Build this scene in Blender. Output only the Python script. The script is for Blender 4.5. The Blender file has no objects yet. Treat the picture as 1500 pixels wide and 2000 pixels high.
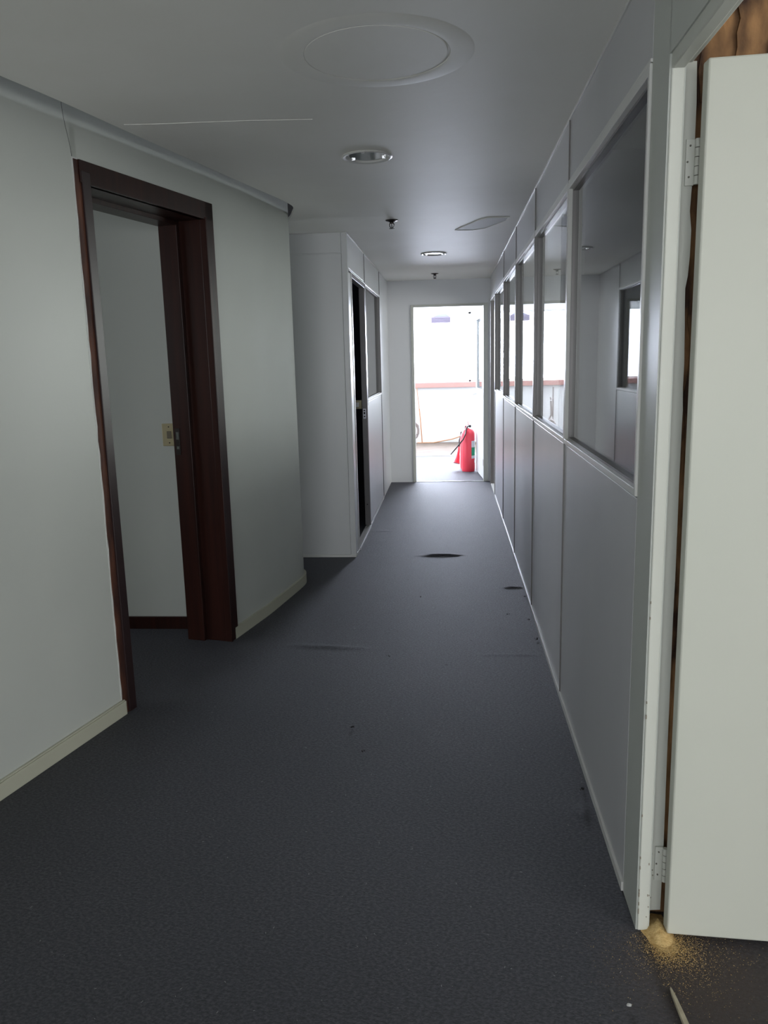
import bpy, bmesh, math, random
from mathutils import Vector, Matrix
from mathutils.geometry import tessellate_polygon
random.seed(7)
S = bpy.context.scene
COL = S.collection
PI = math.pi

# ---------------------------------------------------------------- camera
H_CAM = 1.5
pitch, yaw, roll = 0.1892, 0.0858, -0.0248
fwd = Vector((-math.sin(yaw)*math.cos(pitch), math.cos(yaw)*math.cos(pitch), -math.sin(pitch)))
rt = Vector((math.cos(yaw), math.sin(yaw), 0)); upv = rt.cross(fwd)
r2 = rt*math.cos(roll)+upv*math.sin(roll); u2 = -rt*math.sin(roll)+upv*math.cos(roll)
cam = bpy.data.cameras.new('camera'); co = bpy.data.objects.new('camera', cam); COL.objects.link(co)
cam.sensor_fit = 'HORIZONTAL'; cam.sensor_width = 36; cam.lens = 1556.1/1500*36
cam.clip_start = 0.02; cam.clip_end = 200
m = Matrix((r2, u2, -fwd)).transposed().to_4x4(); m.translation = (0, 0, H_CAM)
co.matrix_world = m
S.camera = co

# ---------------------------------------------------------------- world, exposure
S.view_settings.view_transform = 'Standard'; S.view_settings.look = 'None'
S.view_settings.gamma = 1; S.view_settings.use_curve_mapping = False
S.view_settings.exposure = 0.0
W = bpy.data.worlds.new('sky'); S.world = W; W.use_nodes = True
bg = W.node_tree.nodes['Background']; bg.inputs[0].default_value = (0.86, 0.92, 1.0, 1); bg.inputs[1].default_value = 4.0

def area(name, loc, rot, sx, sy, power, col=(1, 1, 1)):
    l = bpy.data.lights.new(name, 'AREA'); l.shape = 'RECTANGLE'; l.size = sx; l.size_y = sy
    l.energy = power; l.color = col
    o = bpy.data.objects.new(name, l); COL.objects.link(o); o.location = loc; o.rotation_euler = rot
    return o
# daylight outside the windows of the far room (they face -y / +x), of the side room and behind the viewer; plus two added fills
area('daylight_far_window', (0.0, 14.75, 1.75), (-PI/2, 0, 0), 8.0, 1.5, 2050, (0.80, 0.82, 1.0))
area('daylight_far_side_window', (-4.75, 12.2, 1.7), (0, -PI/2, 0), 1.4, 3.4, 120, (0.8, 0.85, 1.0))
area('daylight_rear_window', (-0.1, -4.3, 1.35), (PI/2, 0, 0), 4.6, 2.0, 44, (1.0, 0.955, 0.84))
area('rear_side_fill', (4.55, -1.6, 1.45), (0, PI/2, 0), 1.8, 3.6, 85, (1.0, 0.955, 0.84))  # unseen light added at the rear right to lift left wall and ceiling
area('daylight_side_room_window', (4.45, 7.2, 1.7), (0, PI/2, 0), 1.2, 3.0, 85, (1.0, 0.98, 0.9))
area('left_room_fill', (-4.3, 3.3, 1.7), (0, -PI/2, 0), 1.2, 1.2, 9, (1.0, 1.0, 0.94))  # unseen fill added to brighten the small room behind the wooden doorway

# ---------------------------------------------------------------- materials
def mat(name, col, rough=0.6, metal=0.0, spec=0.5, noise=None, bump=None, **kw):
    M = bpy.data.materials.new(name); M.use_nodes = True
    nt = M.node_tree; b = nt.nodes['Principled BSDF']
    b.inputs['Base Color'].default_value = (*col, 1); b.inputs['Roughness'].default_value = rough
    b.inputs['Metallic'].default_value = metal; b.inputs['Specular IOR Level'].default_value = spec
    for k, v in kw.items(): b.inputs[k].default_value = v
    if noise or bump: tc = nt.nodes.new('ShaderNodeTexCoord')
    if noise:
        sc, col2, lo, hi, stretch = noise
        mp = nt.nodes.new('ShaderNodeMapping'); mp.inputs['Scale'].default_value = stretch
        n = nt.nodes.new('ShaderNodeTexNoise'); n.inputs['Scale'].default_value = sc; n.inputs['Detail'].default_value = 5
        r = nt.nodes.new('ShaderNodeValToRGB'); r.color_ramp.elements[0].position = lo; r.color_ramp.elements[1].position = hi
        r.color_ramp.elements[0].color = (*col, 1); r.color_ramp.elements[1].color = (*col2, 1)
        nt.links.new(tc.outputs['Object'], mp.inputs[0]); nt.links.new(mp.outputs[0], n.inputs['Vector'])
        nt.links.new(n.outputs['Fac'], r.inputs[0]); nt.links.new(r.outputs[0], b.inputs['Base Color'])
    if bump:
        sc, st, dist = bump
        n = nt.nodes.new('ShaderNodeTexNoise'); n.inputs['Scale'].default_value = sc; n.inputs['Detail'].default_value = 4
        bp = nt.nodes.new('ShaderNodeBump'); bp.inputs['Strength'].default_value = st; bp.inputs['Distance'].default_value = dist
        nt.links.new(tc.outputs['Object'], n.inputs['Vector']); nt.links.new(n.outputs['Fac'], bp.inputs['Height'])
        nt.links.new(bp.outputs[0], b.inputs['Normal'])
    return M

WALL = mat('painted_plaster', (0.48, 0.50, 0.47), 0.38, spec=0.45, noise=(1.2, (0.52, 0.54, 0.505), .35, .7, (1, 1, 1)), bump=(60, .12, .002))
CEIL = mat('ceiling_paint', (0.87, 0.86, 0.81), 0.54, spec=0.24, noise=(1.6, (0.92, 0.91, 0.87), .35, .7, (1, 1, 1)), bump=(9, .25, .006))
PATCH = mat('ceiling_patch_plaster', (0.56, 0.56, 0.56), 0.6, spec=0.3, bump=(40, .2, .002))
LAM = mat('grey_laminate', (0.50, 0.50, 0.52), 0.30, spec=0.5, noise=(2.0, (0.54, 0.54, 0.555), .3, .7, (1, 1, .4)))
LAML = mat('white_laminate', (0.60, 0.61, 0.615), 0.30, spec=0.5, noise=(2.0, (0.64, 0.645, 0.65), .3, .7, (1, 1, .4)))
ALU = mat('painted_aluminium', (0.66, 0.66, 0.64), 0.28, metal=0.0, spec=0.7)
ALUD = mat('grey_and_shaded_aluminium', (0.20, 0.19, 0.19), 0.35, metal=0.3)  # grey metal parts, and the shade on backlit frame stiles
SEAM = mat('dark_joint', (0.05, 0.05, 0.055), 0.8)
ENAM = mat('cream_enamel', (0.55, 0.56, 0.51), 0.40, noise=(4, (0.60, 0.61, 0.56), .3, .7, (1, 1, .3)), bump=(35, .1, .002))
BASE = mat('cream_baseboard', (0.46, 0.46, 0.37), 0.45, bump=(20, .15, .003))
WOOD = mat('dark_mahogany', (0.014, 0.0045, 0.0035), 0.34, spec=0.35, noise=(5, (0.034, 0.0095, 0.006), .3, .75, (7, 7, .35)), bump=(30, .1, .001))
WRAW = mat('torn_wood_edge', (0.035, 0.010, 0.006), 0.7, noise=(9, (0.13, 0.045, 0.022), .4, .75, (2, 2, .6)))
PLY = mat('raw_plywood', (0.04, 0.015, 0.006), 0.75, noise=(8, (0.40, 0.21, 0.085), .36, .66, (2.0, 2.0, .8)), bump=(30, .6, .006))
DARK = mat('dark_slab', (0.16, 0.155, 0.15), 0.9)
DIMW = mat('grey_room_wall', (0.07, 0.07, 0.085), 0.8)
MIDW = mat('side_room_wall', (0.50, 0.51, 0.47), 0.7)
WHITE = mat('white_paint', (0.60, 0.61, 0.60), 0.5)
CREAM = mat('cream_plastic', (0.42, 0.37, 0.23), 0.4)
CHROME = mat('chrome', (0.75, 0.76, 0.78), 0.16, metal=1.0)
BRONZE = mat('tarnished_brass', (0.035, 0.03, 0.028), 0.4, metal=0.7)
RED = mat('red_enamel', (0.85, 0.06, 0.09), 0.3, spec=0.5)
BLK = mat('black_rubber', (0.02, 0.02, 0.02), 0.5)
GREEN = mat('green_label', (0.03, 0.36, 0.20), 0.5)
PAPER = mat('paper_label', (0.75, 0.77, 0.8), 0.6)
SILL = mat('reddish_brown_sill', (0.40, 0.22, 0.19), 0.5)
STICK = mat('brown_batten', (0.34, 0.16, 0.07), 0.6, noise=(6, (0.42, 0.22, 0.1), .3, .7, (3, 3, .5)))
SCREED = mat('bare_screed', (0.10, 0.075, 0.055), 0.85, noise=(5, (0.14, 0.105, 0.08), .3, .7, (1, 1, 1)))
PALE = mat('pale_floor_strip', (0.30, 0.26, 0.20), 0.7)  # plain lighter tone for a band across the far floor
GREYM = mat('grey_vent_metal', (0.28, 0.25, 0.33), 0.5)
HOSEG = mat('grey_hose_plastic', (0.22, 0.18, 0.16), 0.5)
SAW = mat('sawdust', (0.50, 0.32, 0.12), 0.95, noise=(90, (0.72, 0.52, 0.24), .3, .7, (1, 1, 1)), bump=(220, .8, .004))
SPL = mat('pale_splinter', (0.34, 0.30, 0.22), 0.8, noise=(40, (0.44, 0.4, 0.3), .3, .7, (1, 1, 1)))
LINTW = mat('white_lint', (0.45, 0.45, 0.45), 0.9)
LINTD = mat('dark_crumb', (0.012, 0.010, 0.010), 0.9)

# carpet: dense short fibre, charcoal, with a brown dusty stain by the damaged door
CARPET = bpy.data.materials.new('charcoal_carpet'); CARPET.use_nodes = True
nt = CARPET.node_tree; b = nt.nodes['Principled BSDF']
b.inputs['Roughness'].default_value = 0.60; b.inputs['Specular IOR Level'].default_value = 0.42
b.inputs['Sheen Weight'].default_value = 0.12; b.inputs['Sheen Roughness'].default_value = 0.45
b.inputs['Sheen Tint'].default_value = (0.75, 0.8, 1.0, 1)
tc = nt.nodes.new('ShaderNodeTexCoord')
def noise(sc, det, stretch=(1, 1, 1), rot=0):
    mp = nt.nodes.new('ShaderNodeMapping'); mp.inputs['Scale'].default_value = stretch; mp.inputs['Rotation'].default_value = (0, 0, rot)
    n = nt.nodes.new('ShaderNodeTexNoise'); n.inputs['Scale'].default_value = sc; n.inputs['Detail'].default_value = det; n.inputs['Roughness'].default_value = 0.7
    nt.links.new(tc.outputs['Object'], mp.inputs[0]); nt.links.new(mp.outputs[0], n.inputs['Vector']); return n
nf = noise(95, 8, (1, 1.5, 1), .3); nb = noise(1.3, 4)
r1 = nt.nodes.new('ShaderNodeValToRGB'); r1.color_ramp.elements[0].position = .43; r1.color_ramp.elements[1].position = .62
r1.color_ramp.elements[0].color = (0.003, 0.003, 0.004, 1); r1.color_ramp.elements[1].color = (0.064, 0.064, 0.074, 1)
nt.links.new(nf.outputs['Fac'], r1.inputs[0])
r2n = nt.nodes.new('ShaderNodeValToRGB'); r2n.color_ramp.elements[0].position = .3; r2n.color_ramp.elements[1].position = .7
r2n.color_ramp.elements[0].color = (0.82, 0.82, 0.84, 1); r2n.color_ramp.elements[1].color = (1.12, 1.1, 1.05, 1)
nt.links.new(nb.outputs['Fac'], r2n.inputs[0])
mx = nt.nodes.new('ShaderNodeMix'); mx.data_type = 'RGBA'; mx.blend_type = 'MULTIPLY'; mx.inputs[0].default_value = 1
nt.links.new(r1.outputs[0], mx.inputs[6]); nt.links.new(r2n.outputs[0], mx.inputs[7])
# stain mask: distance from the foot of the damaged jamb, broken up by noise
vm = nt.nodes.new('ShaderNodeVectorMath'); vm.operation = 'DISTANCE'; vm.inputs[1].default_value = (0.62, 1.74, 0)
nt.links.new(tc.outputs['Object'], vm.inputs[0])
ns = noise(60, 6); md = nt.nodes.new('ShaderNodeMath'); md.operation = 'MULTIPLY_ADD'; md.inputs[1].default_value = -0.30
nt.links.new(ns.outputs['Fac'], md.inputs[0]); nt.links.new(vm.outputs['Value'], md.inputs[2])
mr = nt.nodes.new('ShaderNodeMapRange'); mr.inputs[1].default_value = 0.14; mr.inputs[2].default_value = -0.06; mr.inputs[3].default_value = 0; mr.inputs[4].default_value = 0.75
nt.links.new(md.outputs[0], mr.inputs[0])
mx2 = nt.nodes.new('ShaderNodeMix'); mx2.data_type = 'RGBA'; mx2.inputs[7].default_value = (0.05, 0.028, 0.014, 1)
nt.links.new(mr.outputs[0], mx2.inputs[0]); nt.links.new(mx.outputs[2], mx2.inputs[6]); nt.links.new(mx2.outputs[2], b.inputs['Base Color'])
bp = nt.nodes.new('ShaderNodeBump'); bp.inputs['Strength'].default_value = 1.0; bp.inputs['Distance'].default_value = 0.008
nh = noise(190, 8, (1, 1.3, 1), .3); nt.links.new(nh.outputs['Fac'], bp.inputs['Height']); nt.links.new(bp.outputs[0], b.inputs['Normal'])

GLASS = bpy.data.materials.new('window_glass'); GLASS.use_nodes = True
gt = GLASS.node_tree; gt.nodes.remove(gt.nodes['Principled BSDF'])
lw = gt.nodes.new('ShaderNodeLayerWeight'); lw.inputs[0].default_value = 0.5
pw = gt.nodes.new('ShaderNodeMath'); pw.operation = 'POWER'; pw.inputs[1].default_value = 5
ma = gt.nodes.new('ShaderNodeMath'); ma.operation = 'MULTIPLY_ADD'; ma.inputs[1].default_value = 0.96; ma.inputs[2].default_value = 0.04
tr = gt.nodes.new('ShaderNodeBsdfTransparent'); tr.inputs[0].default_value = (0.93, 0.955, 0.95, 1)
gl = gt.nodes.new('ShaderNodeBsdfGlossy'); gl.inputs['Roughness'].default_value = 0.0
ms = gt.nodes.new('ShaderNodeMixShader')
gt.links.new(lw.outputs['Facing'], pw.inputs[0]); gt.links.new(pw.outputs[0], ma.inputs[0]); gt.links.new(ma.outputs[0], ms.inputs[0])
gt.links.new(tr.outputs[0], ms.inputs[1]); gt.links.new(gl.outputs[0], ms.inputs[2])
gt.links.new(ms.outputs[0], gt.nodes['Material Output'].inputs[0])

# ---------------------------------------------------------------- helpers
OFF = {}
def bm_box(bm, x0, x1, y0, y1, z0, z1, f=None):
    P = [(x, y, z) for x in (x0, x1) for y in (y0, y1) for z in (z0, z1)]
    v = [bm.verts.new(f(*p) if f else p) for p in P]
    for q in ((0, 1, 3, 2), (4, 6, 7, 5), (0, 4, 5, 1), (2, 3, 7, 6), (0, 2, 6, 4), (1, 5, 7, 3)): bm.faces.new([v[i] for i in q])
def bm_prism(bm, loops, z0, z1):
    """closed solid from an outline (and holes), floor z0, top z1"""
    tris = tessellate_polygon([[Vector((p[0], p[1], 0)) for p in L] for L in loops])
    flat = [p for L in loops for p in L]
    a = [bm.verts.new((p[0], p[1], z0)) for p in flat]; c = [bm.verts.new((p[0], p[1], z1)) for p in flat]
    for t in tris:
        if len(set(t)) < 3: continue
        try: bm.faces.new([a[i] for i in t]); bm.faces.new([c[i] for i in reversed(t)])
        except ValueError: pass
    k = 0
    for L in loops:
        n = len(L)
        for i in range(n):
            j = (i+1) % n
            bm.faces.new([a[k+i], a[k+j], c[k+j], c[k+i]])
        k += n
def bm_lathe(bm, prof, cx, cy, seg=32, sx=1, sy=1):
    rings = []
    for r, z in prof:
        rings.append([bm.verts.new((cx+r*sx*math.cos(2*PI*i/seg), cy+r*sy*math.sin(2*PI*i/seg), z)) for i in range(seg)])
    for a, c in zip(rings, rings[1:]):
        for i in range(seg): bm.faces.new([a[i], a[(i+1) % seg], c[(i+1) % seg], c[i]])
    for R in (rings[0], rings[-1]):
        try: bm.faces.new(R)
        except ValueError: pass
def bm_tube(bm, pts, r, seg=8):
    pts = [Vector(p) for p in pts]; rings = []
    for i, p in enumerate(pts):
        d = (pts[min(i+1, len(pts)-1)]-pts[max(i-1, 0)]).normalized()
        a = Vector((0, 0, 1)) if abs(d.z) < .9 else Vector((1, 0, 0))
        u = d.cross(a).normalized(); w = d.cross(u)
        rr = r[i] if isinstance(r, (list, tuple)) else r
        rings.append([bm.verts.new(p+u*rr*math.cos(2*PI*k/seg)+w*rr*math.sin(2*PI*k/seg)) for k in range(seg)])
    for a, c in zip(rings, rings[1:]):
        for i in range(seg): bm.faces.new([a[i], a[(i+1) % seg], c[(i+1) % seg], c[i]])
    bm.faces.new(rings[0]); bm.faces.new(rings[-1])
def obj(name, bm, M, parent=None, bevel=0.0, smooth=False, kind=None, label=None):
    bmesh.ops.recalc_face_normals(bm, faces=bm.faces)
    if parent is not None: bmesh.ops.translate(bm, verts=bm.verts, vec=-OFF[parent.name])
    me = bpy.data.meshes.new(name); bm.to_mesh(me); bm.free(); me.materials.append(M)
    if smooth:
        for p in me.polygons: p.use_smooth = True
        me.set_sharp_from_angle(angle=math.radians(40))
    o = bpy.data.objects.new(name, me); COL.objects.link(o)
    OFF[o.name] = OFF[parent.name] if parent is not None else Vector((0, 0, 0))
    if parent is not None: o.parent = parent
    if bevel: 
        mo = o.modifiers.new('bevel', 'BEVEL'); mo.width = bevel; mo.segments = 2; mo.limit_method = 'ANGLE'
    if kind: o['kind'] = kind
    if label: o['label'] = label
    return o
def box(name, b, M, parent=None, bevel=0.0, kind=None, label=None, f=None):
    bm = bmesh.new(); bm_box(bm, *b, f=f); return obj(name, bm, M, parent, bevel, False, kind, label)
def boxes(name, bs, M, parent=None, bevel=0.0, kind=None, label=None, f=None):
    bm = bmesh.new()
    for b in bs: bm_box(bm, *b, f=f)
    return obj(name, bm, M, parent, bevel, False, kind, label)
def root(name, loc, label, cat, group=None, kind=None):
    o = bpy.data.objects.new(name, None); COL.objects.link(o); o.location = loc; o.empty_display_size = .1
    OFF[o.name] = Vector(loc); tag(o, label, cat, group, kind); return o
def tag(o, label, cat, group=None, kind=None):
    o['label'] = label; o['category'] = cat
    if group: o['group'] = group
    if kind: o['kind'] = kind
    return o
def st(o, label, cat): return tag(o, label, cat, kind='structure')

# ---------------------------------------------------------------- key dimensions (metres)
HC = 2.407           # ceiling
XR = 0.475           # corridor face of the right partition
XL = -0.735          # corridor face of the left partition box
YB = 5.963           # front of the partition box
YE = 9.753           # end wall
YF = 14.40           # window wall of the far room
P0 = Vector((-1.44157599, 3.15154124)); WD = Vector((0.23608263, 0.97173298)).normalized(); ND = Vector((-WD.y, WD.x))
def LW(s, d, z):      # left wall frame: along the wall, into the wall, up
    p = P0+WD*s+ND*d; return (p.x, p.y, z)

# ---------------------------------------------------------------- floor (fine grid near the creases)
bm = bmesh.new()
def fz(x, y):
    z = 0.0
    for cx, cy, L, w, h, t in ((-0.085, 6.0, .16, .018, .014, .05), (-0.66, 4.0, .20, .02, .006, -.10), (0.40, 5.12, .07, .012, .008, .0), (0.43, 2.46, .03, .05, .010, 0), (-.62, 6.9, .10, .02, .005, .1), (0.30, 3.9, .16, .012, .003, .0)):
        dy = y-cy-t*(x-cx); z += h*math.exp(-((x-cx)/L)**4)*math.exp(-(dy/w)**2)
    return z
xs = [-4.6, -3, -2.2]+[-1.7+.03*i for i in range(73)]+[1.2, 2.5, 4.5]
ys = [-4.2, -2, 0, 1.2]+[1.6+.02*i for i in range(280)]+[7.6+.2*i for i in range(12)]+[10.8, 12.5, 14.6]
vs = [[bm.verts.new((x, y, fz(x, y))) for x in xs] for y in ys]
for j in range(len(ys)-1):
    for i in range(len(xs)-1): bm.faces.new((vs[j][i], vs[j][i+1], vs[j+1][i+1], vs[j+1][i]))
floor = obj('floor', bm, CARPET, smooth=True); st(floor, 'charcoal grey short pile carpet covering the whole corridor floor', 'carpet')
box('bare_screed', (-4.4, 4.1, 12.72, YF, 0.001, 0.006), SCREED, floor, label='bare brown screed strip below the far windows')
box('pale_strip', (-4.4, 4.1, 12.40, 12.72, 0.001, 0.005), PALE, floor, label='pale strip where the carpet stops in the far room')
box('threshold_strip', (-.42, .40, YE-.005, YE+.012, 0.0, 0.006), ALU, floor, .001, label='thin metal strip across the end doorway')

# ---------------------------------------------------------------- left wall: straight run, wooden doorway, rounded end
st(boxes('wall_left', [(-7.6, .03, 0, .24, 0, 2.75), (.0, 1.03, 0, .24, 2.27, 2.75)], WALL, f=LW), 'off-white plaster wall at the left with the wooden doorway', 'wall')
front = [tuple(LW(1.0, 0, 0)[:2]), (-1.203, 4.142), (-1.1575, 4.35), (-1.111, 4.57), (-1.077, 4.78), (-1.045, 4.98), (-1.024, 5.12), (-1.016, 5.20), (-1.019, 5.27), (-1.040, 5.34), (-1.085, 5.395), (-1.15, 5.425), (-1.25, 5.435), (-4.4, 5.435)]
def spline(P, n=6):
    out = []
    for i in range(len(P)-1):
        p0, p1, p2, p3 = [Vector(P[max(0, min(len(P)-1, k))]) for k in (i-1, i, i+1, i+2)]
        for t in range(n):
            t /= n
            out.append(tuple(0.5*((2*p1)+(-p0+p2)*t+(2*p0-5*p1+4*p2-p3)*t*t+(-p0+3*p1-3*p2+p3)*t**3)))
    out.append(tuple(P[-1])); return out
fr = spline(front[:-1])+[front[-1]]
back = [(-4.4, 5.32), (-1.42, 5.32), (-1.34, 5.2)]+[tuple(LW(1.25, .24, 0)[:2]), tuple(LW(1.0, .24, 0)[:2])]
bm = bmesh.new(); bm_prism(bm, [fr+back], 0, 2.75)
st(obj('wall_left', bm, WALL, smooth=True), 'rounded off-white plaster wall end beside the partition box', 'wall')
# baseboards, cream painted
bb = boxes('baseboard_left', [(-7.6, .015, -.016, 0.0, 0, .062), (-7.6, .012, -.012, 0.0, .062, .068)], BASE, bevel=.002, f=LW)
st(bb, 'cream baseboard at the foot of the near left wall', 'baseboard')
def offs(P, d):
    out = []
    for i, p in enumerate(P):
        a = Vector(P[max(i-1, 0)]); c = Vector(P[min(i+1, len(P)-1)]); t = (c-a).normalized(); out.append((p[0]+t.y*d, p[1]-t.x*d))
    return out
seg = [p for p in fr if (p[1] > 4.11)][:62]
bm = bmesh.new(); bm_prism(bm, [offs(seg, .016)+list(reversed(offs(seg, -.002)))], 0, .064)
st(obj('baseboard_left', bm, BASE, smooth=True), 'cream baseboard curving round the rounded wall end', 'baseboard')
# hairline crack above the doorway corner
bm = bmesh.new(); bm_tube(bm, [LW(-.047+.05*t+.004*math.sin(9*t), 0.0, 2.60-.32*t) for t in [i/8 for i in range(9)]], .0011, 5)
crack = obj('wall_crack', bm, SEAM); tag(crack, 'hairline crack running up the left wall from the doorway corner', 'crack', kind='structure')

# wooden door frame
d1 = root('door_1', LW(.5, .12, 0), 'dark mahogany door frame without a leaf in the left wall', 'door frame', kind='structure')
def wavy(bm, z0, z1, n, s0, amp, s1, d0, d1_):
    L = []
    for i in range(n+1):
        z = z0+(z1-z0)*i/n; a = s0+random.uniform(-amp, amp)
        L.append([bm.verts.new(LW(a, d0, z)), bm.verts.new(LW(s1, d0, z)), bm.verts.new(LW(s1, d1_, z)), bm.verts.new(LW(a, d1_, z))])
    for a, c in zip(L, L[1:]):
        for k in range(4): bm.faces.new([a[k], a[(k+1) % 4], c[(k+1) % 4], c[k]])
    bm.faces.new(L[0]); bm.faces.new(L[-1])
bm = bmesh.new(); wavy(bm, 0, 2.288, 40, .006, .003, .045, -.005, .02)
obj('casing', bm, WRAW, d1, label='chipped raw outer edge of the near casing')
bm = bmesh.new(); wavy(bm, 0, 2.294, 60, -.001, .002, .03, -.002, .012)
obj('torn_plaster_edge', bm, WHITE, d1, label='ragged pale paint edge along the near casing')
boxes('casing', [(.038, .086, -.014, .02, 0, 2.25)], mat('polished_mahogany', (.022, .011, .011), .36, spec=.5), d1, .002, f=LW)
boxes('casing', [(.955, 1.03, -.012, .02, 0, 2.29), (.948, .962, -.018, .02, 0, 2.215)], WOOD, d1, .002, f=LW)
boxes('head_casing', [(.03, 1.03, -.012, .02, 2.205, 2.29)], WOOD, d1, .002, f=LW)
boxes('jamb', [(.05, .083, .0, .245, 0, 2.22)], WOOD, d1, .001, f=LW)
boxes('jamb', [(.95, .985, .0, .14, 0, 2.22), (.925, .985, .14, .245, 0, 2.22)], WOOD, d1, .002, f=LW)
boxes('header', [(.083, .95, .0, .14, 2.205, 2.24), (.083, .95, .14, .245, 2.185, 2.24)], WOOD, d1, .002, f=LW)
sp = boxes('strike_plate', [(.9225, .9265, .205, .232, 1.03, 1.17)], BRONZE, d1, .001, f=LW)
boxes('keeper_hole', [(.9215, .9245, .211, .226, 1.06, 1.075), (.9215, .9245, .211, .226, 1.11, 1.15)], CHROME, sp, f=LW)
# small room behind it
st(boxes('wall_back', [(-4.4, -1.40, 4.295, 4.36, 0, 2.75)], WALL), 'off-white wall of the small room seen through the wooden doorway', 'wall')
st(box('baseboard_back', (-4.4, -1.415, 4.28, 4.296, 0, .072), WOOD), 'dark brown wooden baseboard inside the small left room', 'baseboard')
swp = root('light_switch', (-1.53, 4.295, 1.12), 'cream light switch plate on the wall beyond the wooden doorway', 'light switch')
box('plate', (-1.588, -1.508, 4.287, 4.295, 1.058, 1.182), CREAM, swp, .004)
box('rocker', (-1.560, -1.535, 4.282, 4.288, 1.10, 1.14), mat('worn_rocker', (0.16, .14, .1), .5), swp, .002)
for z in (1.073, 1.161): box('screw', (-1.551, -1.545, 4.2845, 4.288, z, z+.006), BRONZE, swp)

# ---------------------------------------------------------------- ceiling with a shadow gap along the left wall
edge = [(-3.06-.24, -4.2), (-1.405, 2.619), (-1.340, 2.885), (-1.266, 3.25), (-1.144, 3.83), (-1.020, 4.41), (-.952, 4.72), (-.926, 4.90), (-.932, 5.00), (-.949, 5.084), (-.972, 5.165), (-1.010, 5.30), (-1.06, 5.42), (-1.14, 5.49), (-1.3, 5.52), (-4.4, 5.52)]
edge = [edge[0]]+spline(edge[1:-1], 4)+[edge[-1]]
DL = [(-.368, 3.835), (-.135, 7.35)]
holes = [[(cx+.098*math.cos(2*PI*i/40), cy+.098*math.sin(2*PI*i/40)) for i in range(40)] for cx, cy in DL]
bm = bmesh.new(); bm_prism(bm, [[(4.4, -4.2)]+edge+[(-4.4, 14.6), (4.4, 14.6)]]+holes, HC, HC+.016)
ceil = obj('ceiling', bm, CEIL); st(ceil, 'off-white plasterboard ceiling with patched areas over the corridor', 'ceiling')
st(box('ceiling', (-4.4, 4.4, -4.2, 14.6, 2.75, 2.85), DARK), 'dark structural slab visible in the gap above the left wall', 'slab')
# joint ridges and patch
bm = bmesh.new(); bm_tube(bm, [(-1.235+.09*i, 3.185+.006*i+.004*math.sin(i), HC+.0006) for i in range(9)], .0022, 6); obj('plaster_joint', bm, CEIL, ceil)
bm = bmesh.new()
pp = [(.045, 6.06), (.12, 5.86), (.2, 5.66), (.26, 5.58), (.40, 5.60), (.39, 5.72), (.33, 5.86), (.26, 6.02), (.17, 6.09)]
bm_prism(bm, [pp], HC-.002, HC+.002); obj('plaster_patch', bm, PATCH, ceil, label='flaked grey plaster patch near the glass partition')
bm = bmesh.new()
for i in range(len(pp)):
    a, c = pp[i], pp[(i+1) % len(pp)]
    bm_tube(bm, [(*a, HC-.001), ((a[0]+c[0])/2+random.uniform(-.006, .006), (a[1]+c[1])/2, HC-.002), (*c, HC-.001)], .004, 5)
obj('patch_rim', bm, CEIL, ceil)
# large round blanking plate
rp = root('round_ceiling_plate', (-.215, 2.62, HC), 'large round painted blanking plate in the ceiling nearest the viewer', 'ceiling plate')
bm = bmesh.new()
prof = [(.300, HC+.001), (.292, HC-.0004), (.275, HC-.0014), (.258, HC-.0024), (.240, HC-.0030), (.226, HC-.0030), (.222, HC-.0024), (.220, HC+.001)]
bm_lathe(bm, prof, -.212, 2.62, 96); obj('ring', bm, CEIL, rp, smooth=True)
bm = bmesh.new(); bm_lathe(bm, [(.2165, HC+.001), (.2165, HC-.0026), (.2150, HC-.0034), (.001, HC-.0034)], -.215, 2.615, 96); obj('disc', bm, CEIL, rp)
# downlights
DOWNL = ['round chrome recessed downlight with grey glass, nearer the viewer', 'round recessed downlight glaring white further down the corridor']
GLZ = mat('downlight_glass', (0.30, 0.34, 0.34), 0.08, spec=0.9)
GLZ2 = mat('downlight_glass_lit', (0.55, 0.56, 0.56), 0.12, spec=0.9)  # paler copy of the disc glass, bright reflection put into its colour
for k, (cx, cy) in enumerate(DL):
    d = root('downlight', (cx, cy, HC), DOWNL[k], 'downlight', 'round downlights in the corridor ceiling')
    bm = bmesh.new(); bm_lathe(bm, [(.098, HC+.002), (.113, HC-.001), (.116, HC-.005), (.108, HC-.009), (.097, HC-.006), (.092, HC+.004)], cx, cy, 48); obj('trim_ring', bm, ALU, d, smooth=True)
    bm = bmesh.new(); bm_lathe(bm, [(.092, HC+.004), (.084, HC+.028), (.066, HC+.070), (.02, HC+.095), (.001, HC+.097)], cx, cy, 48); obj('reflector', bm, CHROME, d, smooth=True)
    bm = bmesh.new(); bm_lathe(bm, [(.080, HC+.004), (.080, HC+.000), (.001, HC-.0005)], cx, cy, 40); obj('glass_disc', bm, GLZ if k == 0 else GLZ2, d, smooth=True)
    cl = []
    for a in (.4, 2.5, 4.6): 
        bm = bmesh.new(); x, y = cx+.082*math.cos(a), cy+.082*math.sin(a); bm_box(bm, x-.008, x+.008, y-.006, y+.006, HC-.006, HC+.004); obj('clip', bm, CHROME, d)
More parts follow.
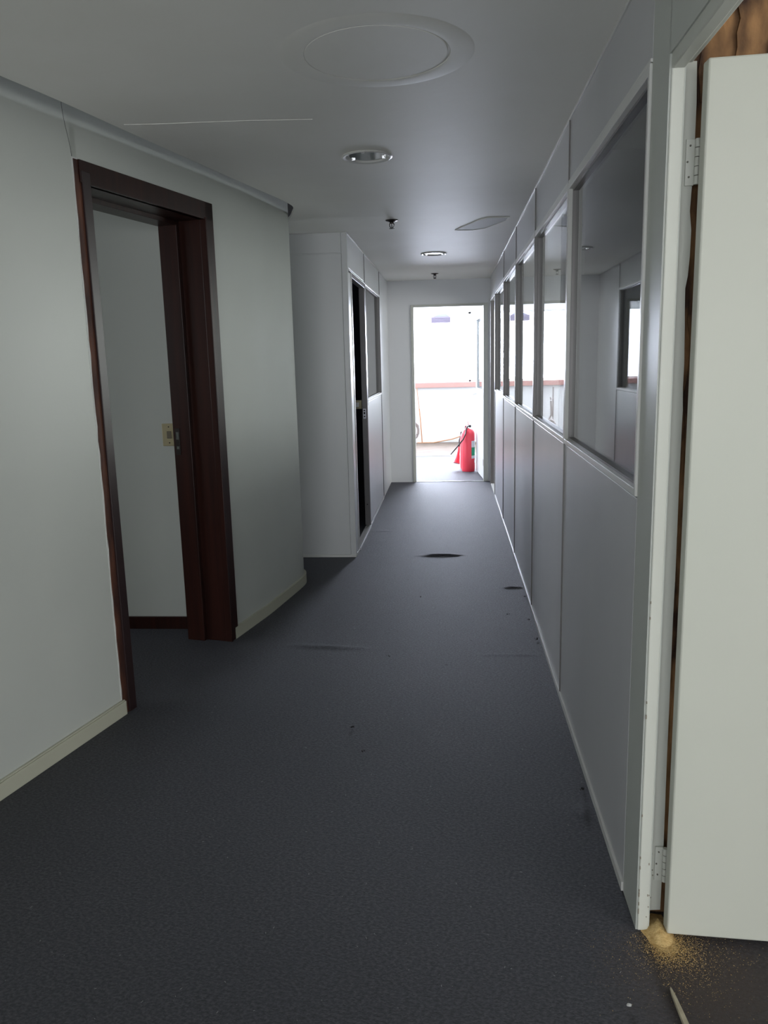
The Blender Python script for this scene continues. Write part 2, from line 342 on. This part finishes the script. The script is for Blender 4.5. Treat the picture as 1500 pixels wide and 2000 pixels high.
# sprinklers
for k, (cx, cy) in enumerate([(-.378, 5.55), (-.158, 9.04)]):
    s = root('sprinkler', (cx, cy, HC), ['dark pendent fire sprinkler in mid corridor ceiling, the nearer one', 'small dark pendent fire sprinkler just before the end wall'][k], 'sprinkler', 'sprinklers in the corridor ceiling')
    bm = bmesh.new(); bm_lathe(bm, [(.042, HC), (.040, HC-.004), (.022, HC-.009), (.014, HC-.014)], cx, cy, 24); obj('escutcheon', bm, BRONZE, s, smooth=True)
    bm = bmesh.new(); bm_lathe(bm, [(.013, HC-.012), (.012, HC-.022), (.004, HC-.024)], cx, cy, 16); obj('body', bm, BRONZE, s)
    for sg in (-1, 1):
        bm = bmesh.new(); bm_tube(bm, [(cx+sg*.011, cy, HC-.018), (cx+sg*.015, cy, HC-.03), (cx+sg*.013, cy, HC-.042), (cx+sg*.003, cy, HC-.050)], .003, 6); obj('frame_arm', bm, BRONZE, s, smooth=True)
    bm = bmesh.new(); bm_tube(bm, [(cx, cy, HC-.02), (cx, cy, HC-.050)], .0028, 8); obj('glass_bulb', bm, BRONZE, s)
    bm = bmesh.new(); bm_lathe(bm, [(.005, HC-.048), (.018, HC-.053), (.018, HC-.055), (.004, HC-.057)], cx, cy, 16); obj('deflector', bm, BRONZE, s)

# ---------------------------------------------------------------- partition systems
def bay(par, X, sg, y0, y1, zs, lam, glass=True):
    """one glazed module on plane x=X, body on side sg; y0..y1; returns nothing"""
    T = .04*sg
    xr = sorted((X+.001*sg, X+T)); g0 = sorted((X+.024*sg, X+.030*sg))
    box('lower_panel', (*sorted((X+.002*sg, X+T)), y0+.004, y1-.004, .03, zs-.005), lam, par, .002)
    box('upper_panel', (*sorted((X+.002*sg, X+T)), y0+.004, y1-.004, 2.165, HC-.004), lam, par, .002)
    if glass:
        fr_ = bmesh.new()
        a, b_ = sorted((X-.004*sg, X+T))
        bm_box(fr_, a, b_, y0+.018, y1-.018, zs, zs+.020); bm_box(fr_, a, b_, y0+.018, y1-.018, 2.140, 2.165)
        bm_box(fr_, a, b_, y0+.002, y0+.018, zs, 2.165)
        f = obj('window_frame', fr_, ALU, par, .0015)
        box('frame_stile', (a, b_, y1-.018, y1-.002, zs, 2.165), ALU if y0 < 2.5 else ALUD, f, .0015)  # viewer-facing stile: backlit shade put into the darker colour beyond the first bay
        bd = bmesh.new(); a, b_ = sorted((X+.012*sg, X+.036*sg))
        bm_box(bd, a, b_, y0+.020, y0+.030, zs+.018, 2.142); bm_box(bd, a, b_, y1-.030, y1-.020, zs+.018, 2.142)
        bm_box(bd, a, b_, y0+.030, y1-.030, zs+.018, zs+.027); bm_box(bd, a, b_, y0+.030, y1-.030, 2.132, 2.142)
        obj('glazing_bead', bd, ALUD, f)
        box('glass_pane', (*g0, y0+.026, y1-.026, zs+.022, 2.137), GLASS, f)
def post(par, X, sg, y, z0=.03, z1=HC):
    a, b_ = sorted((X-.0035*sg, X+.036*sg)); box('post', (a, b_, y-.0035, y+.0035, z0, z1), ALUD, par, label='narrow dark joint between panels')

pr = root('glass_partition', (XR+.02, 5.3, 0), 'long grey panelled office partition with five glazed bays on the right', 'partition')
YS = [2.067, 3.385, 4.655, 5.96, 7.28, 8.62]
for a, c in zip(YS, YS[1:]): bay(pr, XR, 1, a, c, 1.137, LAM)
for y in YS[1:-1]: post(pr, XR, 1, y)
box('bottom_track', (XR-.004, XR+.044, 2.067, 8.64, 0, .028), ALU, pr, .001)
box('top_track', (XR-.004, XR+.044, 2.067, YE, HC-.010, HC), ALU, pr, .001)
box('rail', (XR-.003, XR+.042, 2.067, 8.62, 2.166, 2.174), ALU, pr, .001)
# doorway bay at the far end of it
box('door_jamb', (XR-.006, XR+.05, 8.622, 8.66, 0, 2.165), ALU, pr, .002)
box('door_jamb', (XR-.006, XR+.05, 9.50, 9.535, 0, 2.165), ALUD, pr, .002, label='grey-brown far jamb of the side doorway')
box('door_header', (XR-.006, XR+.05, 8.66, 9.50, 2.13, 2.165), ALU, pr, .002)
box('upper_panel', (XR+.002, XR+.04, 8.624, 9.53, 2.17, HC-.004), LAML, pr, .002)
box('end_panel', (XR+.002, XR+.04, 9.54, YE, .0, HC-.004), LAML, pr, .002)
st(box('trim_1', (XR, XR+.05, 8.66, 9.50, 0, .012), WHITE), 'white threshold of the side doorway at the corridor end', 'threshold')

# plastered pier and wall above the near right door
st(boxes('wall_right', [(XR+.002, .512, 1.912, 2.066, 0, HC+.01), (XR+.002, .533, .95, 1.914, 2.13, HC+.01), (XR+.002, XR+.12, .60, .98, 0, HC+.01)], WALL), 'off-white wall pier and lintel around the near right doorway', 'wall')

# left partition box
pl = root('office_partition', (XL-.02, 7.8, 0), 'white panelled partition box with a dark doorway left of the end wall', 'partition')
box('front_panel', (-4.3, XL-.043, YB, YB+.04, .02, 2.258), LAML, pl, .002)
box('front_panel', (-4.3, XL-.043, YB, YB+.04, 2.266, HC), LAML, pl, .002)
box('rail', (-4.3, XL-.043, YB+.001, YB+.04, 2.2585, 2.2655), LAML, pl)
box('bottom_track', (-4.3, XL, YB-.004, YB+.044, 0, .02), ALU, pl, .001)
box('corner_post', (XL-.042, XL+.001, YB-.002, YB+.05, .0, HC), LAML, pl, .003)
box('lower_panel', (XL-.04, XL-.002, YB+.052, 6.15, .03, 2.135), LAML, pl, .002)
box('door_jamb', (XL-.045, XL+.003, 6.152, 6.19, 0, 2.145), ALU, pl, .002)
fj = box('door_jamb', (XL-.048, XL+.002, 7.085, 7.13, 0.02, 2.145), ALUD, pl, .003, label='grey jamb with a strike plate')
sp = box('strike_plate', (XL-.040, XL-.012, 7.082, 7.086, .985, 1.075), CHROME, fj, .001)
boxes('keeper_hole', [(XL-.033, XL-.020, 7.080, 7.083, 1.000, 1.012), (XL-.033, XL-.020, 7.080, 7.083, 1.025, 1.045), (XL-.033, XL-.020, 7.080, 7.083, 1.053, 1.064)], BLK, sp)
bm = bmesh.new(); bm_tube(bm, [(XL-.024, 7.084, .21), (XL-.024, 7.0875, .21)], .006, 10); obj('bolt_hole', bm, BLK, fj)
box('door_header', (XL-.045, XL+.003, 6.19, 7.085, 2.11, 2.145), ALUD, pl, .002)
boxes('rail', [(XL-.042, XL+.005, YB+.05, 8.60, 2.146, 2.156)], ALU, pl, .001)
boxes('door_threshold', [(XL-.045, XL+.004, 6.19, 7.085, 0, .012), (XL-.010, XL+.008, 6.19, 7.085, .0, .020)], ALU, pl, .001)
box('upper_panel', (XL-.04, XL-.002, YB+.052, 7.13, 2.165, HC-.004), LAML, pl, .002)
bay(pl, XL, -1, 7.14, 8.60, 1.132, LAML)
post(pl, XL, -1, 7.135, 1.1)
post(pl, XL, -1, 8.602)
box('end_panel', (XL-.04, XL-.002, 8.607, YE, .0, HC-.002), LAML, pl, .002)
boxes('bottom_track', [(XL-.044, XL+.004, YB+.05, 6.15, 0, .022), (XL-.044, XL+.004, 7.13, 8.6, 0, .022)], ALU, pl, .001)
box('top_track', (XL-.044, XL+.003, YB+.05, 8.6, HC-.008, HC), ALU, pl, .001)
sb = root('switch_box', (-.835, 7.11, 1.12), 'small white surface switch box behind the dark doorway jamb', 'switch')
box('housing', (-.850, XL-.050, 7.086, 7.125, 1.072, 1.148), CREAM, sb, .004); box('rocker', (-.836, -.81, 7.082, 7.087, 1.09, 1.13), PAPER, sb, .001)
# dim room in the box
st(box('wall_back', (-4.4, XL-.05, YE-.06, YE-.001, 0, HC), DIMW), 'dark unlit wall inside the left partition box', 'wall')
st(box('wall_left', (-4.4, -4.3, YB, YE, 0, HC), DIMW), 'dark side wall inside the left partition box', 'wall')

# ---------------------------------------------------------------- end wall with doorway
st(boxes('wall_end', [(-4.4, -.462, YE, YE+.10, 0, HC), (.452, 4.4, YE, YE+.10, 0, HC), (-.462, .452, YE, YE+.10, 2.125, HC)], mat('end_wall_paint', (.77, .78, .80), .45)), 'off-white wall closing the corridor around the bright doorway', 'wall')
d2 = root('door_2', (0, YE+.05, 0), 'cream steel frame and inward open white door at the corridor end', 'door', kind='structure')
boxes('jamb', [(-.462, -.428, YE-.012, YE+.112, 0, 2.125)], ENAM, d2, .003)
boxes('jamb', [(.398, .452, YE-.012, YE+.05, 0, 2.125), (.415, .452, YE+.05, YE+.112, 0, 2.125)], ENAM, d2, .003)
boxes('header', [(-.428, .398, YE-.012, YE+.112, 2.095, 2.125)], ENAM, d2, .003)
A = Vector((.398, YE+.10)); Bv = Vector((.340, 10.62)); dv = (Bv-A).normalized(); nv = Vector((dv.y, -dv.x))
def LF(s, d, z): p = A+dv*s+nv*d; return (p.x, p.y, z)
lf = boxes('door_leaf', [(.0, .80, .0, .035, .012, 1.10), (.0, .11, .0, .035, 1.10, 2.07), (.69, .80, .0, .035, 1.10, 2.07), (.11, .69, .0, .035, 1.98, 2.07)], WHITE, d2, .002, f=LF)
boxes('glass_pane', [(.108, .692, .014, .019, 1.098, 1.982)], GLASS, lf, f=LF)
boxes('pane_bead', [(.11, .69, -.003, .0, 1.10, 1.112), (.11, .69, -.003, .0, 1.968, 1.98), (.11, .122, -.003, 0, 1.10, 1.98), (.678, .69, -.003, 0, 1.10, 1.98)], ALUD, lf, f=LF)
bm = bmesh.new(); bm_tube(bm, [LF(.74, 0, 1.03), LF(.74, -.05, 1.03)], .010, 10); bm_tube(bm, [LF(.745, -.048, 1.03), LF(.63, -.052, 1.03)], .009, 10); obj('handle', bm, CHROME, lf, smooth=True)
for z in (.22, 1.03, 1.88):
    bm = bmesh.new(); bm_tube(bm, [(.402, YE+.105, z-.04), (.402, YE+.105, z+.04)], .007, 8); bm_box(bm, .396, .3985, YE+.055, YE+.10, z-.04, z+.04); obj('hinge', bm, ALUD, d2)

# ---------------------------------------------------------------- far room
WX = [-4.0, -2.55, -1.1, .35, 1.8, 3.25]
st(boxes('wall_far', [(-4.4, 4.4, YF, YF+.15, 0, 1.0), (-4.4, 4.4, YF, YF+.15, 2.28, HC), (-4.4, -4.0, YF, YF+.15, 1.0, 2.28), (4.1, 4.4, YF, YF+.15, 1.0, 2.28)], WHITE), 'white parapet wall under the far windows', 'wall')
st(boxes('wall_left', [(-4.5, -4.4, YE, 10.5, 0, HC), (-4.5, -4.4, 13.9, 14.6, 0, HC), (-4.5, -4.4, 10.5, 13.9, 0, 1.0), (-4.5, -4.4, 10.5, 13.9, 2.25, HC)], WHITE), 'white left wall of the far room with a window', 'wall')
st(box('wall_right', (1.05, 1.15, YE+.1, YF, 0, HC), WHITE), 'white right wall of the far room', 'wall')
w1 = root('window_1', (0, YF, 1.05), 'wide bright window band above the brown sill in the far room', 'window', kind='structure')
box('window_sill', (-4.0, 1.05, YF-.06, YF+.02, .985, 1.075), SILL, w1, .004, label='reddish brown window sill')
bm = bmesh.new()
for x in WX[:4]+[1.02]: bm_box(bm, x-.02, x+.02, YF+.04, YF+.08, 1.075, 2.28)
bm_box(bm, -4, 1.05, YF+.04, YF+.08, 1.075, 1.105); bm_box(bm, -4, 1.05, YF+.04, YF+.08, 2.25, 2.28)
obj('window_frame', bm, WHITE, w1)
for a, c in zip(WX[:4], WX[1:4]+[1.02]): box('glass_pane', (a+.018, c-.018, YF+.058, YF+.063, 1.10, 2.255), GLASS, w1)
# grey louvred unit hanging high before the window
v = root('air_vent', (-.145, 13.55, HC), 'grey louvred box hanging from the ceiling before the far window', 'vent')
box('housing', (-.305, .015, 13.50, 13.60, 2.065, 2.165), GREYM, v, .004)
for i in range(5): box('louvre', (-.300, .010, 13.486, 13.500, 2.072+.018*i, 2.082+.018*i), GREYM, v, .001)
boxes('bracket', [(-.20, -.19, 13.54, 13.55, 2.165, HC), (-.10, -.09, 13.54, 13.55, 2.165, HC)], ALU, v)
bm = bmesh.new(); V_ = [bm.verts.new(p) for p in [(-.27, 13.5, 2.166), (.0, 13.5, 2.166), (-.06, 13.5, 2.21), (-.17, 13.5, 2.21), (-.27, 13.6, 2.166), (.0, 13.6, 2.166), (-.06, 13.6, 2.21), (-.17, 13.6, 2.21)]]
for q in ((0, 1, 2, 3), (4, 5, 6, 7), (0, 1, 5, 4), (1, 2, 6, 5), (2, 3, 7, 6), (3, 0, 4, 7)): bm.faces.new([V_[i] for i in q])
obj('sloping_top', bm, mat('pale_vent_top', (.3, .32, .42), .5), v)
# wooden battens
bm = bmesh.new(); bm_tube(bm, [(-.507, 14.22, .012), (-.535, 14.28, .42), (-.552, 14.30, .62)], .010, 4); bm_tube(bm, [(-.552, 14.30, .61), (-.600, 14.35, 1.05)], .006, 4)
tag(obj('batten', bm, STICK), 'thin brown wooden batten leaning on the far parapet', 'batten', 'loose battens by the far parapet')
bm = bmesh.new(); bm_tube(bm, [(-.60, 14.30, .012), (-.30, 14.28, .014), (.02, 14.28, .07), (.17, 14.3, .115)], .010, 4)
tag(obj('batten', bm, STICK), 'long brown batten lying along the foot of the far parapet', 'batten', 'loose battens by the far parapet')
# coiled hose seen in the glass reflection
bm = bmesh.new(); pts = []
for i in range(70):
    a = .5+i/69*4*PI; r = .13-.0006*i; pts.append((-.60+r*.7*math.cos(a), 13.05+.0022*i-.05, .34+r*1.1*math.sin(a)))
bm_tube(bm, pts+[(-.63, 13.16, .55), (-.62, 13.16, .78)], .015, 8)
bm_box(bm, -.665, -.645, 13.16, 13.18, .006, 1.0); bm_box(bm, -.72, -.58, 13.10, 13.24, .006, .02); bm_tube(bm, [(-.655, 13.17, .82), (-.61, 13.1, .80), (-.60, 13.06, .84)], .008, 6); bm_tube(bm, [(-.60, 13.0, .47), (-.655, 13.17, .50)], .008, 6)
tag(obj('hose_stand', bm, HOSEG, smooth=True), 'brown-grey hose coiled on a slim stand left inside the far room', 'hose stand')

# fire extinguishers
def extinguisher(cx, cy, r, hs, label, near):
    e = root('fire_extinguisher', (cx, cy, 0), label, 'fire extinguisher', 'fire extinguishers by the open end door')
    bm = bmesh.new(); bm_lathe(bm, [(r*.93, 0.0), (r*.97, .012), (r, .025), (r, hs-.075), (r*.94, hs-.045), (r*.72, hs-.015), (r*.35, hs), (.022, hs+.005)], cx, cy, 40); obj('cylinder', bm, RED, e, smooth=True)
    bm = bmesh.new(); bm_lathe(bm, [(.018, hs), (.018, hs+.035), (.013, hs+.05), (.012, hs+.075), (.004, hs+.08)], cx, cy, 16); vb = obj('valve', bm, CHROME if near else BRONZE, e, smooth=True)
    bm = bmesh.new(); bm_box(bm, cx-.008, cx+.008, cy-.075, cy+.03, hs+.06, hs+.068); bm_box(bm, cx-.008, cx+.008, cy-.08, cy+.03, hs+.088, hs+.096); bm_box(bm, cx-.008, cx+.008, cy+.015, cy+.03, hs+.06, hs+.096); obj('lever', bm, RED, vb, .001)
    bm = bmesh.new(); bm_lathe(bm, [(.016, 0), (.016, .008), (.002, .010)], 0, 0, 14); bmesh.ops.rotate(bm, verts=bm.verts, cent=(0, 0, 0), matrix=Matrix.Rotation(PI/2, 3, 'X')); bmesh.ops.translate(bm, verts=bm.verts, vec=(cx+.024, cy-.02, hs+.032)); obj('gauge', bm, BLK, vb)
    return e
ey = 10.62+.0
e = extinguisher(.233, ey+.06, .0885, .570, 'taller red fire extinguisher with black hose standing against the open door', True)
bm = bmesh.new(); bm_tube(bm, [(.228, ey+.05, .60), (.205, ey+.0, .565), (.196, ey-.045, .505), (.168, ey-.05, .44), (.09, ey-.05, .345), (-.002, ey-.03, .235)], [.009, .009, .009, .009, .009, .008], 8); obj('hose', bm, BLK, e, smooth=True)
def wrap(name, M, a0, a1, z0, z1):
    bm = bmesh.new(); n = 10; cols = []
    for i in range(n+1):
        a = a0+(a1-a0)*i/n; cols.append([bm.verts.new((.233+rr*math.cos(a), ey+.06+rr*math.sin(a), z)) for rr, z in ((.0889, z0), (.0899, z0), (.0899, z1), (.0889, z1))])
    for a, c in zip(cols, cols[1:]):
        for k in range(4): bm.faces.new([a[k], a[(k+1) % 4], c[(k+1) % 4], c[k]])
    bm.faces.new(cols[0]); bm.faces.new(cols[-1]); return obj(name, bm, M, e, smooth=True)
wrap('paper_label', PAPER, math.radians(-62), math.radians(-5), .325, .41)
wrap('green_label', GREEN, math.radians(-62), math.radians(-5), .215, .323)
wrap('lower_label', PAPER, math.radians(-62), math.radians(-5), .175, .213)
wrap('tag_label', PAPER, math.radians(-28), math.radians(-12), .115, .155)
e2 = extinguisher(.205, 10.93, .075, .50, 'red fire extinguisher with a flared horn behind the taller one', False)
bm = bmesh.new(); bm_tube(bm, [(.215, 10.91, .53), (.14, 10.88, .50), (.118, 10.86, .40), (.112, 10.85, .30)], .009, 8)
obj('hose', bm, BLK, e2, smooth=True)
bm = bmesh.new(); bm_tube(bm, [(.112, 10.85, .31), (.108, 10.845, .26), (.092, 10.83, .16), (.075, 10.81, .09)], [.010, .014, .028, .046], 16); obj('discharge_horn', bm, RED, e2, smooth=True)

# ---------------------------------------------------------------- near right door, swung open against raw plywood
d3 = root('door_3', (.55, 1.95, 0), 'cream enamelled door frame at right with the leaf swung wide open', 'door', kind='structure')
boxes('jamb', [(XR+.006, .5095, 1.908, 2.06, 0, 2.125)], ENAM, d3, .003, label='outer step of the steel jamb, chipped along its corner')
zsx = [(0.032, .549), (.123, .550), (.225, .5505), (.445, .549), (.859, .548), (.952, .549), (1.06, .5485), (1.184, .5478), (1.301, .5480), (1.365, .5486), (1.415, .5465), (1.473, .547), (1.555, .5445), (1.60, .5425), (1.644, .5415), (1.672, .546), (1.715, .5485), (1.771, .549), (1.813, .544), (1.864, .546), (1.967, .548), (2.04, .5478), (2.119, .545), (2.125, .545)]
bm = bmesh.new(); L = []
for z, x in zsx: L.append([bm.verts.new(p) for p in ((.509, 1.946, z), (x, 1.950, z), (x, 1.975, z), (.509, 1.975, z))])
for a, c in zip(L, L[1:]):
    for k in range(4): bm.faces.new([a[k], a[(k+1) % 4], c[(k+1) % 4], c[k]])
bm.faces.new(L[0]); bm.faces.new(L[-1]); obj('jamb', bm, ENAM, d3, label='inner step of the jamb with a ragged torn edge')
boxes('header', [(XR+.006, .5095, .98, 1.912, 2.100, 2.135)], ENAM, d3, .003)
boxes('header', [(.509, .536, .98, 1.95, 2.122, 2.150)], ENAM, d3, .003)
boxes('jamb', [(XR+.006, .52, .975, 1.0, 0, 2.12)], ENAM, d3, .003)
bm = bmesh.new()
pts = [(.549, 1.878), (1.37, 1.822), (1.37, 1.857), (.5475, 1.913)]
bm_prism(bm, [pts], .016, 2.108)
dl = obj('door_leaf', bm, mat('cream_door_paint', (.52, .535, .475), .42, noise=(2.5, (.56, .565, .505), .3, .7, (1, 1, .5)), bump=(25, .08, .002)), d3, .004)
bm = bmesh.new(); bm_tube(bm, [(1.30, 1.83, 1.03), (1.30, 1.78, 1.03)], .011, 10); bm_tube(bm, [(1.31, 1.782, 1.03), (1.19, 1.788, 1.03)], .010, 10); obj('handle', bm, CHROME, dl, smooth=True)
SCREWM = mat('screw_hole', (.12, .11, .09), .7)
for z0 in (.124, 1.866):
    h = boxes('hinge', [(.528, .5475, 1.9435, 1.9475, z0, z0+.098)], ENAM, d3, .001)
    for i in range(5):
        bm = bmesh.new(); za = z0+.001+i*.0196; bm_tube(bm, [(.5525, 1.9395, za), (.5525, 1.9395, za+.0180)], .0064, 12); obj('knuckle', bm, ENAM, h, smooth=True)
    for dz, dx in ((.018, .536), (.050, .532), (.084, .537)):
        bm = bmesh.new(); bm_tube(bm, [(dx, 1.9415, z0+dz), (dx, 1.944, z0+dz)], .0022, 8); obj('screw', bm, SCREWM, h)
# paint chips on the jamb corner
bm = bmesh.new()
for z, s in [(.10, .006), (.115, .003), (.18, .004), (.21, .003), (.33, .003), (.60, .005), (.64, .003), (.9, .003), (.05, .007), (.075, .004), (.86, .003)]:
    bm_box(bm, XR+.0055, XR+.0055+.0025, 1.9068, 1.909, z, z+s*2)
for i in range(16):
    x = random.uniform(.50, .525); z = random.uniform(.04, .22); yy = 1.9072 if x < .509 else 1.9456; bm_box(bm, x, x+.0022, yy, yy+.002, z, z+random.uniform(.002, .006))
obj('paint_chip', bm, mat('chipped_paint', (.22, .19, .15), .8), d3, kind='stuff')

pb = root('plywood_board', (1.1, 2.02, 0), 'raw brown termite-eaten plywood behind the near right door leaf', 'board')
bm = bmesh.new(); bm_prism(bm, [[(.522, 1.985), (1.9, 1.985), (1.9, 2.02), (.522, 2.02)]], 0.0, 2.36); obj('sheet', bm, PLY, pb)
for i, (x0, x1, z0, z1, t) in enumerate([(.553, .62, 2.05, 2.35, .004), (.63, .78, 2.10, 2.36, .007), (.80, 1.0, 2.0, 2.3, .004), (.556, .60, 1.2, 1.62, .005), (.555, .6, .5, 1.1, .003), (.70, .75, 2.09, 2.2, .012)]):
    bm = bmesh.new(); n = 9; L = []
    for k in range(n+1):
        z = z0+(z1-z0)*k/n; a = x0+random.uniform(0, .012); c = x1-random.uniform(0, .02)
        L.append([bm.verts.new(p) for p in ((a, 1.985-t, z), (c, 1.985-t, z), (c, 1.986, z), (a, 1.986, z))])
    for a, c in zip(L, L[1:]):
        for k in range(4): bm.faces.new([a[k], a[(k+1) % 4], c[(k+1) % 4], c[k]])
    bm.faces.new(L[0]); bm.faces.new(L[-1]); obj('torn_ply', bm, PLY, pb)

# sawdust, splinter, litter
bm = bmesh.new()
N = 20; rings = []
for k, (r, z) in enumerate([(0, .026), (.008, .021), (.016, .012), (.025, .004), (.033, .0005)]):
    if r == 0: top = bm.verts.new((.536, 1.925, z+.0)); continue
    rings.append([bm.verts.new((.534+r*1.05*math.cos(2*PI*i/N)*(1+.3*random.random()), 1.905+r*2.0*math.sin(2*PI*i/N)*(1+.3*random.random()), z)) for i in range(N)])
for i in range(N): bm.faces.new([top, rings[0][i], rings[0][(i+1) % N]])
for a, c in zip(rings, rings[1:]):
    for i in range(N): bm.faces.new([a[i], c[i], c[(i+1) % N], a[(i+1) % N]])
def grain(bm, x, y, z, s):
    v_ = [bm.verts.new((x+random.uniform(-s, s), y+random.uniform(-s, s), z+random.uniform(0, s))) for _ in range(4)]
    for q in ((0, 1, 2), (0, 1, 3), (1, 2, 3), (0, 2, 3)): bm.faces.new([v_[i] for i in q])
for i in range(15000):
    r = abs(random.gauss(0, .036 if i % 2 else .10)); a = random.uniform(-PI, PI)
    x = .54+r*math.cos(a)*1.05; y = 1.86+r*math.sin(a)*1.05-.01
    if y > 1.9 and not (.51 < x < .549): continue
    if y > 1.96: continue
    if x < .50 and random.random() < .6: continue
    grain(bm, x, y, .002, random.uniform(.0007, .0017))
sd = obj('sawdust_heap', bm, SAW, smooth=True, kind='stuff'); tag(sd, 'small heap of tan sawdust spilling from the damaged right jamb onto carpet', 'sawdust')
bm = bmesh.new(); L = []
for t, wd in ((0, .0015), (.15, .0042), (.45, .006), (.8, .0072), (1, .008)):
    x = .513+.008*t; y = 1.705-.125*t
    L.append([bm.verts.new(p) for p in ((x-wd, y, .003), (x+wd, y, .003), (x+wd*.8, y, .009), (x-wd*.8, y, .009))])
for a, c in zip(L, L[1:]):
    for k in range(4): bm.faces.new([a[k], a[(k+1) % 4], c[(k+1) % 4], c[k]])
bm.faces.new(L[0]); bm.faces.new(L[-1]); tag(obj('wood_splinter', bm, SPL), 'pale wood splinter on the carpet below the sawdust heap', 'splinter')
bm = bmesh.new(); bmesh.ops.create_icosphere(bm, subdivisions=2, radius=.0048)
for q in bm.verts: q.co.z *= .5; q.co.x *= 1.3; q.co *= random.uniform(.85, 1.15)
bmesh.ops.translate(bm, verts=bm.verts, vec=(.404, 1.650, .005)); tag(obj('plaster_crumb', bm, LINTW), 'tiny white plaster crumb on carpet left of the splinter', 'crumb')
# carpet litter: countless fibres and crumbs
bm = bmesh.new()
for i in range(520):
    y = 1.45+7*random.random()**2; x = random.uniform(-1.2 if y < 4 else -.7, .46); s = random.uniform(.0006, .0016)*(1+y*.10)
    if random.random() < .4:
        a = random.uniform(0, PI); L_ = random.uniform(.002, .007); bm_tube(bm, [(x, y, .003), (x+L_*math.cos(a), y+L_*math.sin(a), .004)], .0005, 4)
    else: grain(bm, x, y, .002, s)
tag(obj('carpet_lint', bm, LINTW, kind='stuff'), 'scattered pale lint and fibres on the corridor carpet', 'lint')
bm = bmesh.new()
for x, y, s in [(-.33, 3.86, .008), (-.2, 4.9, .006), (.33, 4.55, .006), (.27, 4.3, .004), (.1, 4.1, .004), (-.03, 3.75, .004), (-.42, 3.05, .007), (-.35, 2.85, .006), (.45, 4.12, .010), (.44, 4.45, .006), (.46, 4.9, .008), (-.3, 5.3, .005), (.45, 2.6, .007)]:
    for k in range(5): grain(bm, x+random.uniform(-s, s), y+random.uniform(-s, s), .003, s)
tag(obj('dark_crumbs', bm, LINTD, kind='stuff'), 'scattered small dark crumbs on the corridor carpet', 'crumbs')

# ---------------------------------------------------------------- rooms beside and behind the viewer
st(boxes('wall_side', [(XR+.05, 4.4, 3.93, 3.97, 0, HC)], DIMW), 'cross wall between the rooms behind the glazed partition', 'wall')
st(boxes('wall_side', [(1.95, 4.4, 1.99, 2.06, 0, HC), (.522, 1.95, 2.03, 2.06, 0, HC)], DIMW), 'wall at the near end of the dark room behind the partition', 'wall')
st(boxes('wall_side', [(4.25, 4.4, .2, 5.7, 0, HC), (4.25, 4.4, -4.2, -3.4, 0, HC), (4.25, 4.4, -3.4, .2, 0, .55), (4.25, 4.4, -3.4, .2, 2.35, HC), (4.25, 4.4, 8.7, YE, 0, HC), (4.25, 4.4, 5.7, 8.7, 0, 1.1), (4.25, 4.4, 5.7, 8.7, 2.3, HC)], MIDW), 'outer wall of the rooms behind the partition', 'wall')
st(boxes('wall_rear', [(-4.4, 4.4, -4.2, -4.05, 0, .35), (-4.4, 4.4, -4.2, -4.05, 2.35, 2.75), (-4.4, -2.4, -4.2, -4.05, .35, 2.35), (2.2, 4.4, -4.2, -4.05, .35, 2.35)], WALL), 'wall with wide window behind the viewer', 'wall')
st(boxes('wall_left', [(-4.4, -4.3, -4.2, 2.7, 0, 2.75), (-4.4, -4.3, 3.9, 5.4, 0, 2.75), (-4.4, -4.3, 2.7, 3.9, 0, 1.1), (-4.4, -4.3, 2.7, 3.9, 2.3, 2.75)], WALL), 'outer wall of the small left room', 'wall')
fl = root('ceiling_fixture', (1.6, 6.6, HC), 'rectangular white ceiling fixture in the room behind the glass', 'light fixture')
box('tray', (1.0, 2.2, 6.45, 6.75, HC-.05, HC-.001), WHITE, fl, .004)
for i in range(2): 
    bm = bmesh.new(); bm_tube(bm, [(1.05, 6.53+.14*i, HC-.06), (2.15, 6.53+.14*i, HC-.06)], .013, 12); obj('tube', bm, PAPER, fl, smooth=True)
